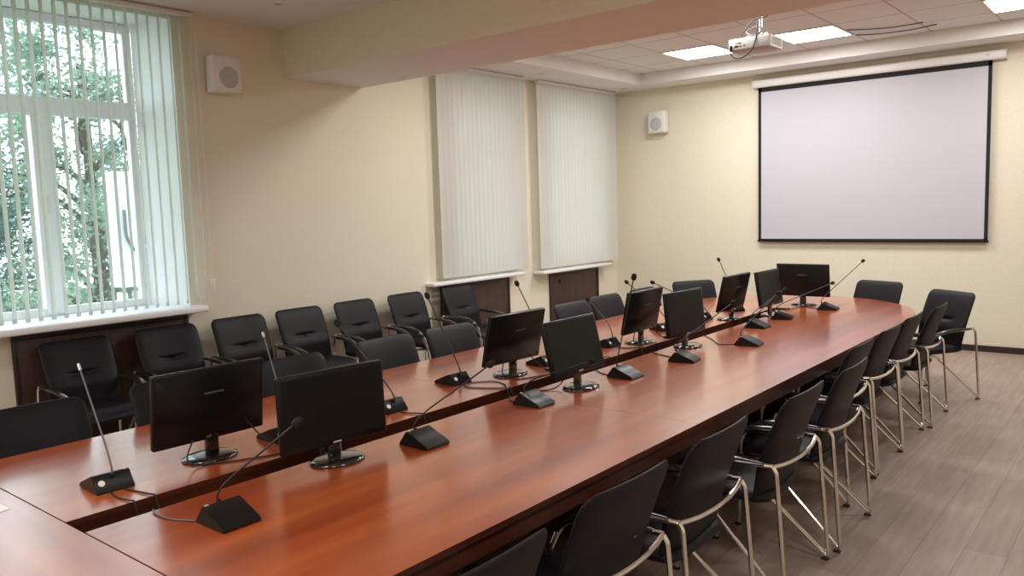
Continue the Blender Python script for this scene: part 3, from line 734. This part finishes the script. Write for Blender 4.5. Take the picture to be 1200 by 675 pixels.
# ------------------------------------------------------------------ projection screen
t = thing('projection_screen', 'large white projection screen with black border on the far wall', 'projection screen', (-2.92, 10.31, 1.24))
X0, X1, HZ = -1.32, 1.32, 1.985
obj('screen_surface', B((X0 + .035, X1 - .035, -.002, .002, .035, HZ - .045)), M['screen_white'], t, smooth=False)
bm = bmesh.new()
for b in ((X0, X0 + .037, -.0035, .0035, 0.02, HZ), (X1 - .037, X1, -.0035, .0035, 0.02, HZ), (X0, X1, -.0035, .0035, HZ - .05, HZ + .02), (X0, X1, -.0035, .0035, .02, .04)): box(bm, *b)
obj('black_border', bm, M['screen_black'], t, smooth=False)
bm = bmesh.new(); box(bm, X0 - .01, X1 + .01, -.011, .011, .0, .026, .005); obj('bottom_bar', bm, M['black_plastic'], t)
bm = bmesh.new(); box(bm, X0 - .06, X1 + .13, -.055, .045, HZ + .005, HZ + .105, .018); cs = obj('roller_case', bm, M['white_plastic'], t, angle=50)
obj('end_cap', B((X0 - .068, X0 - .058, -.058, .045, HZ + .002, HZ + .108), (X1 + .128, X1 + .136, -.058, .045, HZ + .002, HZ + .108), bevel=.003), M['white_plastic'], cs)
obj('case_badge', B((X1 - .06, X1 - .02, -.057, -.055, HZ + .055, HZ + .068)), M['grey_grille'], cs, smooth=False)

# ------------------------------------------------------------------ wall speakers (local: front faces -y)
def speaker(loc, rz, label):
    t = thing('wall_speaker', label, 'speaker', loc, rz, 'white wall speakers')
    bm = bmesh.new(); box(bm, -.132, .132, -.15, -.01, 0, .31, .018); c = obj('cabinet', bm, M['white_plastic'], t, angle=50)
    bm = bmesh.new(); box(bm, -.112, .112, -.154, -.148, .02, .29, .004); g_ = obj('front_grille', bm, M['white_plastic'], t, angle=50)
    bm = bmesh.new(); lathe(bm, [(0, .010), (.05, .009), (.082, .004), (.090, 0), (.090, -.003), (0, -.003)], seg=36)
    bmesh.ops.rotate(bm, verts=bm.verts[:], matrix=Matrix.Rotation(R(90), 3, 'X')); bmesh.ops.translate(bm, verts=bm.verts[:], vec=(0, -.155, .125)); obj('woofer_mesh', bm, M['grey_grille'], g_)
    bm = bmesh.new(); lathe(bm, [(0, .004), (.02, .004), (.024, 0), (.024, -.002), (0, -.002)], seg=20)
    bmesh.ops.rotate(bm, verts=bm.verts[:], matrix=Matrix.Rotation(R(90), 3, 'X')); bmesh.ops.translate(bm, verts=bm.verts[:], vec=(0, -.155, .25)); obj('tweeter_mesh', bm, M['white_plastic'], g_)
    obj('wall_bracket', B((-.03, .03, -.012, .0, .1, .2)), M['white_plastic'], t, smooth=False)
    return t
speaker((XL, 3.905, 2.84), R(90), 'white wall speaker with round grille beside the near window under the ceiling')
speaker((-5.69, YF, 2.77), 0, 'white wall speaker on the screen wall, between the corner and the projection screen')

# ------------------------------------------------------------------ ceiling lights
def panel(x, y, m, label, z=ZT, grp='square ceiling lights over the far half'):
    t = thing('ceiling_light', label, 'ceiling light', (x, y, z), 0, grp)
    h = .33
    bm = bmesh.new()
    for b in ((-h, h, -h, -h + .018, -.012, 0), (-h, h, h - .018, h, -.012, 0), (-h, -h + .018, -h + .018, h - .018, -.012, 0), (h - .018, h, -h + .018, h - .018, -.012, 0)): box(bm, *b, .003)
    obj('frame', bm, M['white_plastic'], t, angle=50)
    bm = B((-h + .018, h - .018, -h + .018, h - .018, -.008, -.002))
    for f in bm.faces:
        f.normal_update(); f.material_index = 0 if f.normal.z < -.5 else 1
    obj('diffuser', bm, [m, M['white_plastic']], t, smooth=False)
for x, lb in ((-4.42, 'lit square ceiling light left of the projector'), (-3.10, 'lit square ceiling light right of the projector'), (-1.12, 'lit square ceiling light at the top right corner of the picture')):
    panel(x, 8.99, M['lamp_far'], lb)
for x, lb in ((-4.42, 'left added fill light on the ceiling, unseen behind the beam'), (-3.10, 'middle added fill light on the ceiling, unseen behind the beam'), (-1.12, 'right added fill light on the ceiling, unseen behind the beam')):
    panel(x, 6.35, M['lamp_far'], lb)  # extra row added for light, kept out of view by the beam
for x, y, lb in ((-4.4, .2, 'added unseen fill light over the near left table end'), (-4.4, -1.8, 'added unseen fill light in the back left corner'), (-2.0, .2, 'added unseen fill light over the near table end'), (-2.0, -1.8, 'added unseen fill light behind the near table end'), (.5, .2, 'added unseen fill light beside the camera'), (.5, 2.4, 'added unseen fill light over the near right floor')):
    panel(x, y, M['lamp_near_added'], lb, ZC, 'added unseen fill lights over the near half')  # panels added out of frame to brighten the near half of the room
def spot(x, y, z, label):
    t = thing('recessed_spotlight', label, 'spotlight', (x, y, z), 0, 'small unlit ceiling spotlights')
    bm = bmesh.new(); lathe(bm, [(.035, -.002), (.055, -.006), (.058, 0), (.035, 0)], seg=24); obj('ring', bm, M['white_plastic'], t)
    bm = bmesh.new(); lathe(bm, [(0, -.001), (.036, -.001), (.036, 0), (0, 0)], seg=24); obj('lens', bm, M['grey_grille'], t)
spot(-5.60, 3.98, ZC, 'small unlit spotlight in the near ceiling above the wall speaker')
spot(-6.05, 8.05, ZG, 'small unlit spotlight in the ceiling border near the blinds')
spot(-6.05, 9.95, ZG, 'small unlit spotlight in the ceiling corner by the screen wall')

# ------------------------------------------------------------------ projector
t = thing('ceiling_projector', 'white ceiling projector with dangling black cable left of a lit ceiling light', 'projector', (-2.715, 6.40, 3.007))
bm = bmesh.new(); box(bm, -.175, .175, 0, .27, 0, .100, .014); pb = obj('body', bm, M['projector_grey'], t, angle=50)
obj('port', B((-.12, -.085, -.002, .004, .028, .042), (-.075, -.06, -.002, .004, .030, .040), (-.045, -.03, -.002, .004, .032, .042), (-.11, -.10, -.002, .004, .055, .063), (-.09, -.065, -.002, .004, .056, .064), (-.15, -.14, -.002, .004, .03, .04)), M['black_plastic'], pb, smooth=False)
vb = bmesh.new(); 
for k in range(9): box(vb, .173, .177, .045 + k * .022, .055 + k * .022, .022, .080)
vt = obj('side_vent', vb, M['grey_grille'], pb, smooth=False)
obj('vent_frame', B((.174, .180, .02, .25, .082, .095), (.174, .180, .02, .25, .008, .02), (.174, .180, .02, .033, .02, .082), (.174, .180, .237, .25, .02, .082)), M['reveal'], pb, smooth=False)
lb_ = bmesh.new(); lathe(lb_, [(0, 0), (.036, 0), (.036, .018), (.028, .018), (.026, .006), (0, .006)], seg=24); bmesh.ops.rotate(lb_, verts=lb_.verts[:], matrix=Matrix.Rotation(R(-90), 3, 'X')); bmesh.ops.translate(lb_, verts=lb_.verts[:], vec=(.09, .268, .05))
obj('lens', lb_, M['black_plastic'], pb)
bm = bmesh.new(); tube(bm, [Vector((.05, .13, .12)), Vector((.05, .13, ZT - 3.007))], .014, 12); box(bm, -.0, .10, .09, .17, .118, .128, .002)
for q in ((-.04, .05), (.14, .05), (-.04, .21), (.14, .21)): tube(bm, [Vector((.05, .13, .122)), Vector((q[0], q[1], .118)), Vector((q[0], q[1], .095))], .005, 6)
lathe(bm, [(0, 0), (.05, 0), (.05, .012), (0, .012)], c=(.05, .13, ZT - 3.007 - .012), seg=20)
obj('ceiling_mount', bm, M['chrome'], t)
obj('power_cable', TB(spline([(-.145, -.004, .035), (-.15, -.02, .0), (-.11, -.03, -.055), (-.03, -.03, -.06), (.04, -.02, 0), (.065, 0, .10), (.06, .03, .2), (.055, .1, .3), (.05, .12, .5)], 8), .0055, 8), M['cable'], t)
obj('plug', B((-.155, -.137, -.02, .0, .005, .045), bevel=.004), M['black_plastic'], pb)
obj('signal_cable', TB(spline([(-.09, .04, .10), (-.05, .05, .17), (.0, .07, .23), (.05, .09, .25), (.12, .1, .26), (.15, .12, .33), (.15, .13, .54)], 8), .0045, 8), M['cable'], t)
obj('cable_loop', TB(spline([(-.03, .03, .14), (.02, .02, .11), (.08, .03, .12), (.09, .05, .16), (.04, .06, .18), (-.02, .05, .16), (-.03, .03, .14), (.03, .01, .10), (.09, .03, .13)], 8), .005, 8), M['grey_cable'], t)
for pts, lb in (([(-2.745, 9.02, 3.543), (-2.55, 9.12, 3.535), (-2.35, 9.21, 3.535), (-2.06, 9.25, 3.543)], 'dark wire along the ceiling tiles right of the middle ceiling light, on the projector side'),
                ([(-2.76, 9.38, 3.543), (-2.55, 9.46, 3.535), (-2.25, 9.50, 3.535), (-1.98, 9.46, 3.543)], 'dark wire along the ceiling tiles right of the middle ceiling light, on the screen side')):
    tag(obj('ceiling_wire', TB(spline(pts, 8), .006, 6), M['grey_cable']), lb, 'wire', 'wires on the ceiling tiles')
bpy.context.view_layer.update()
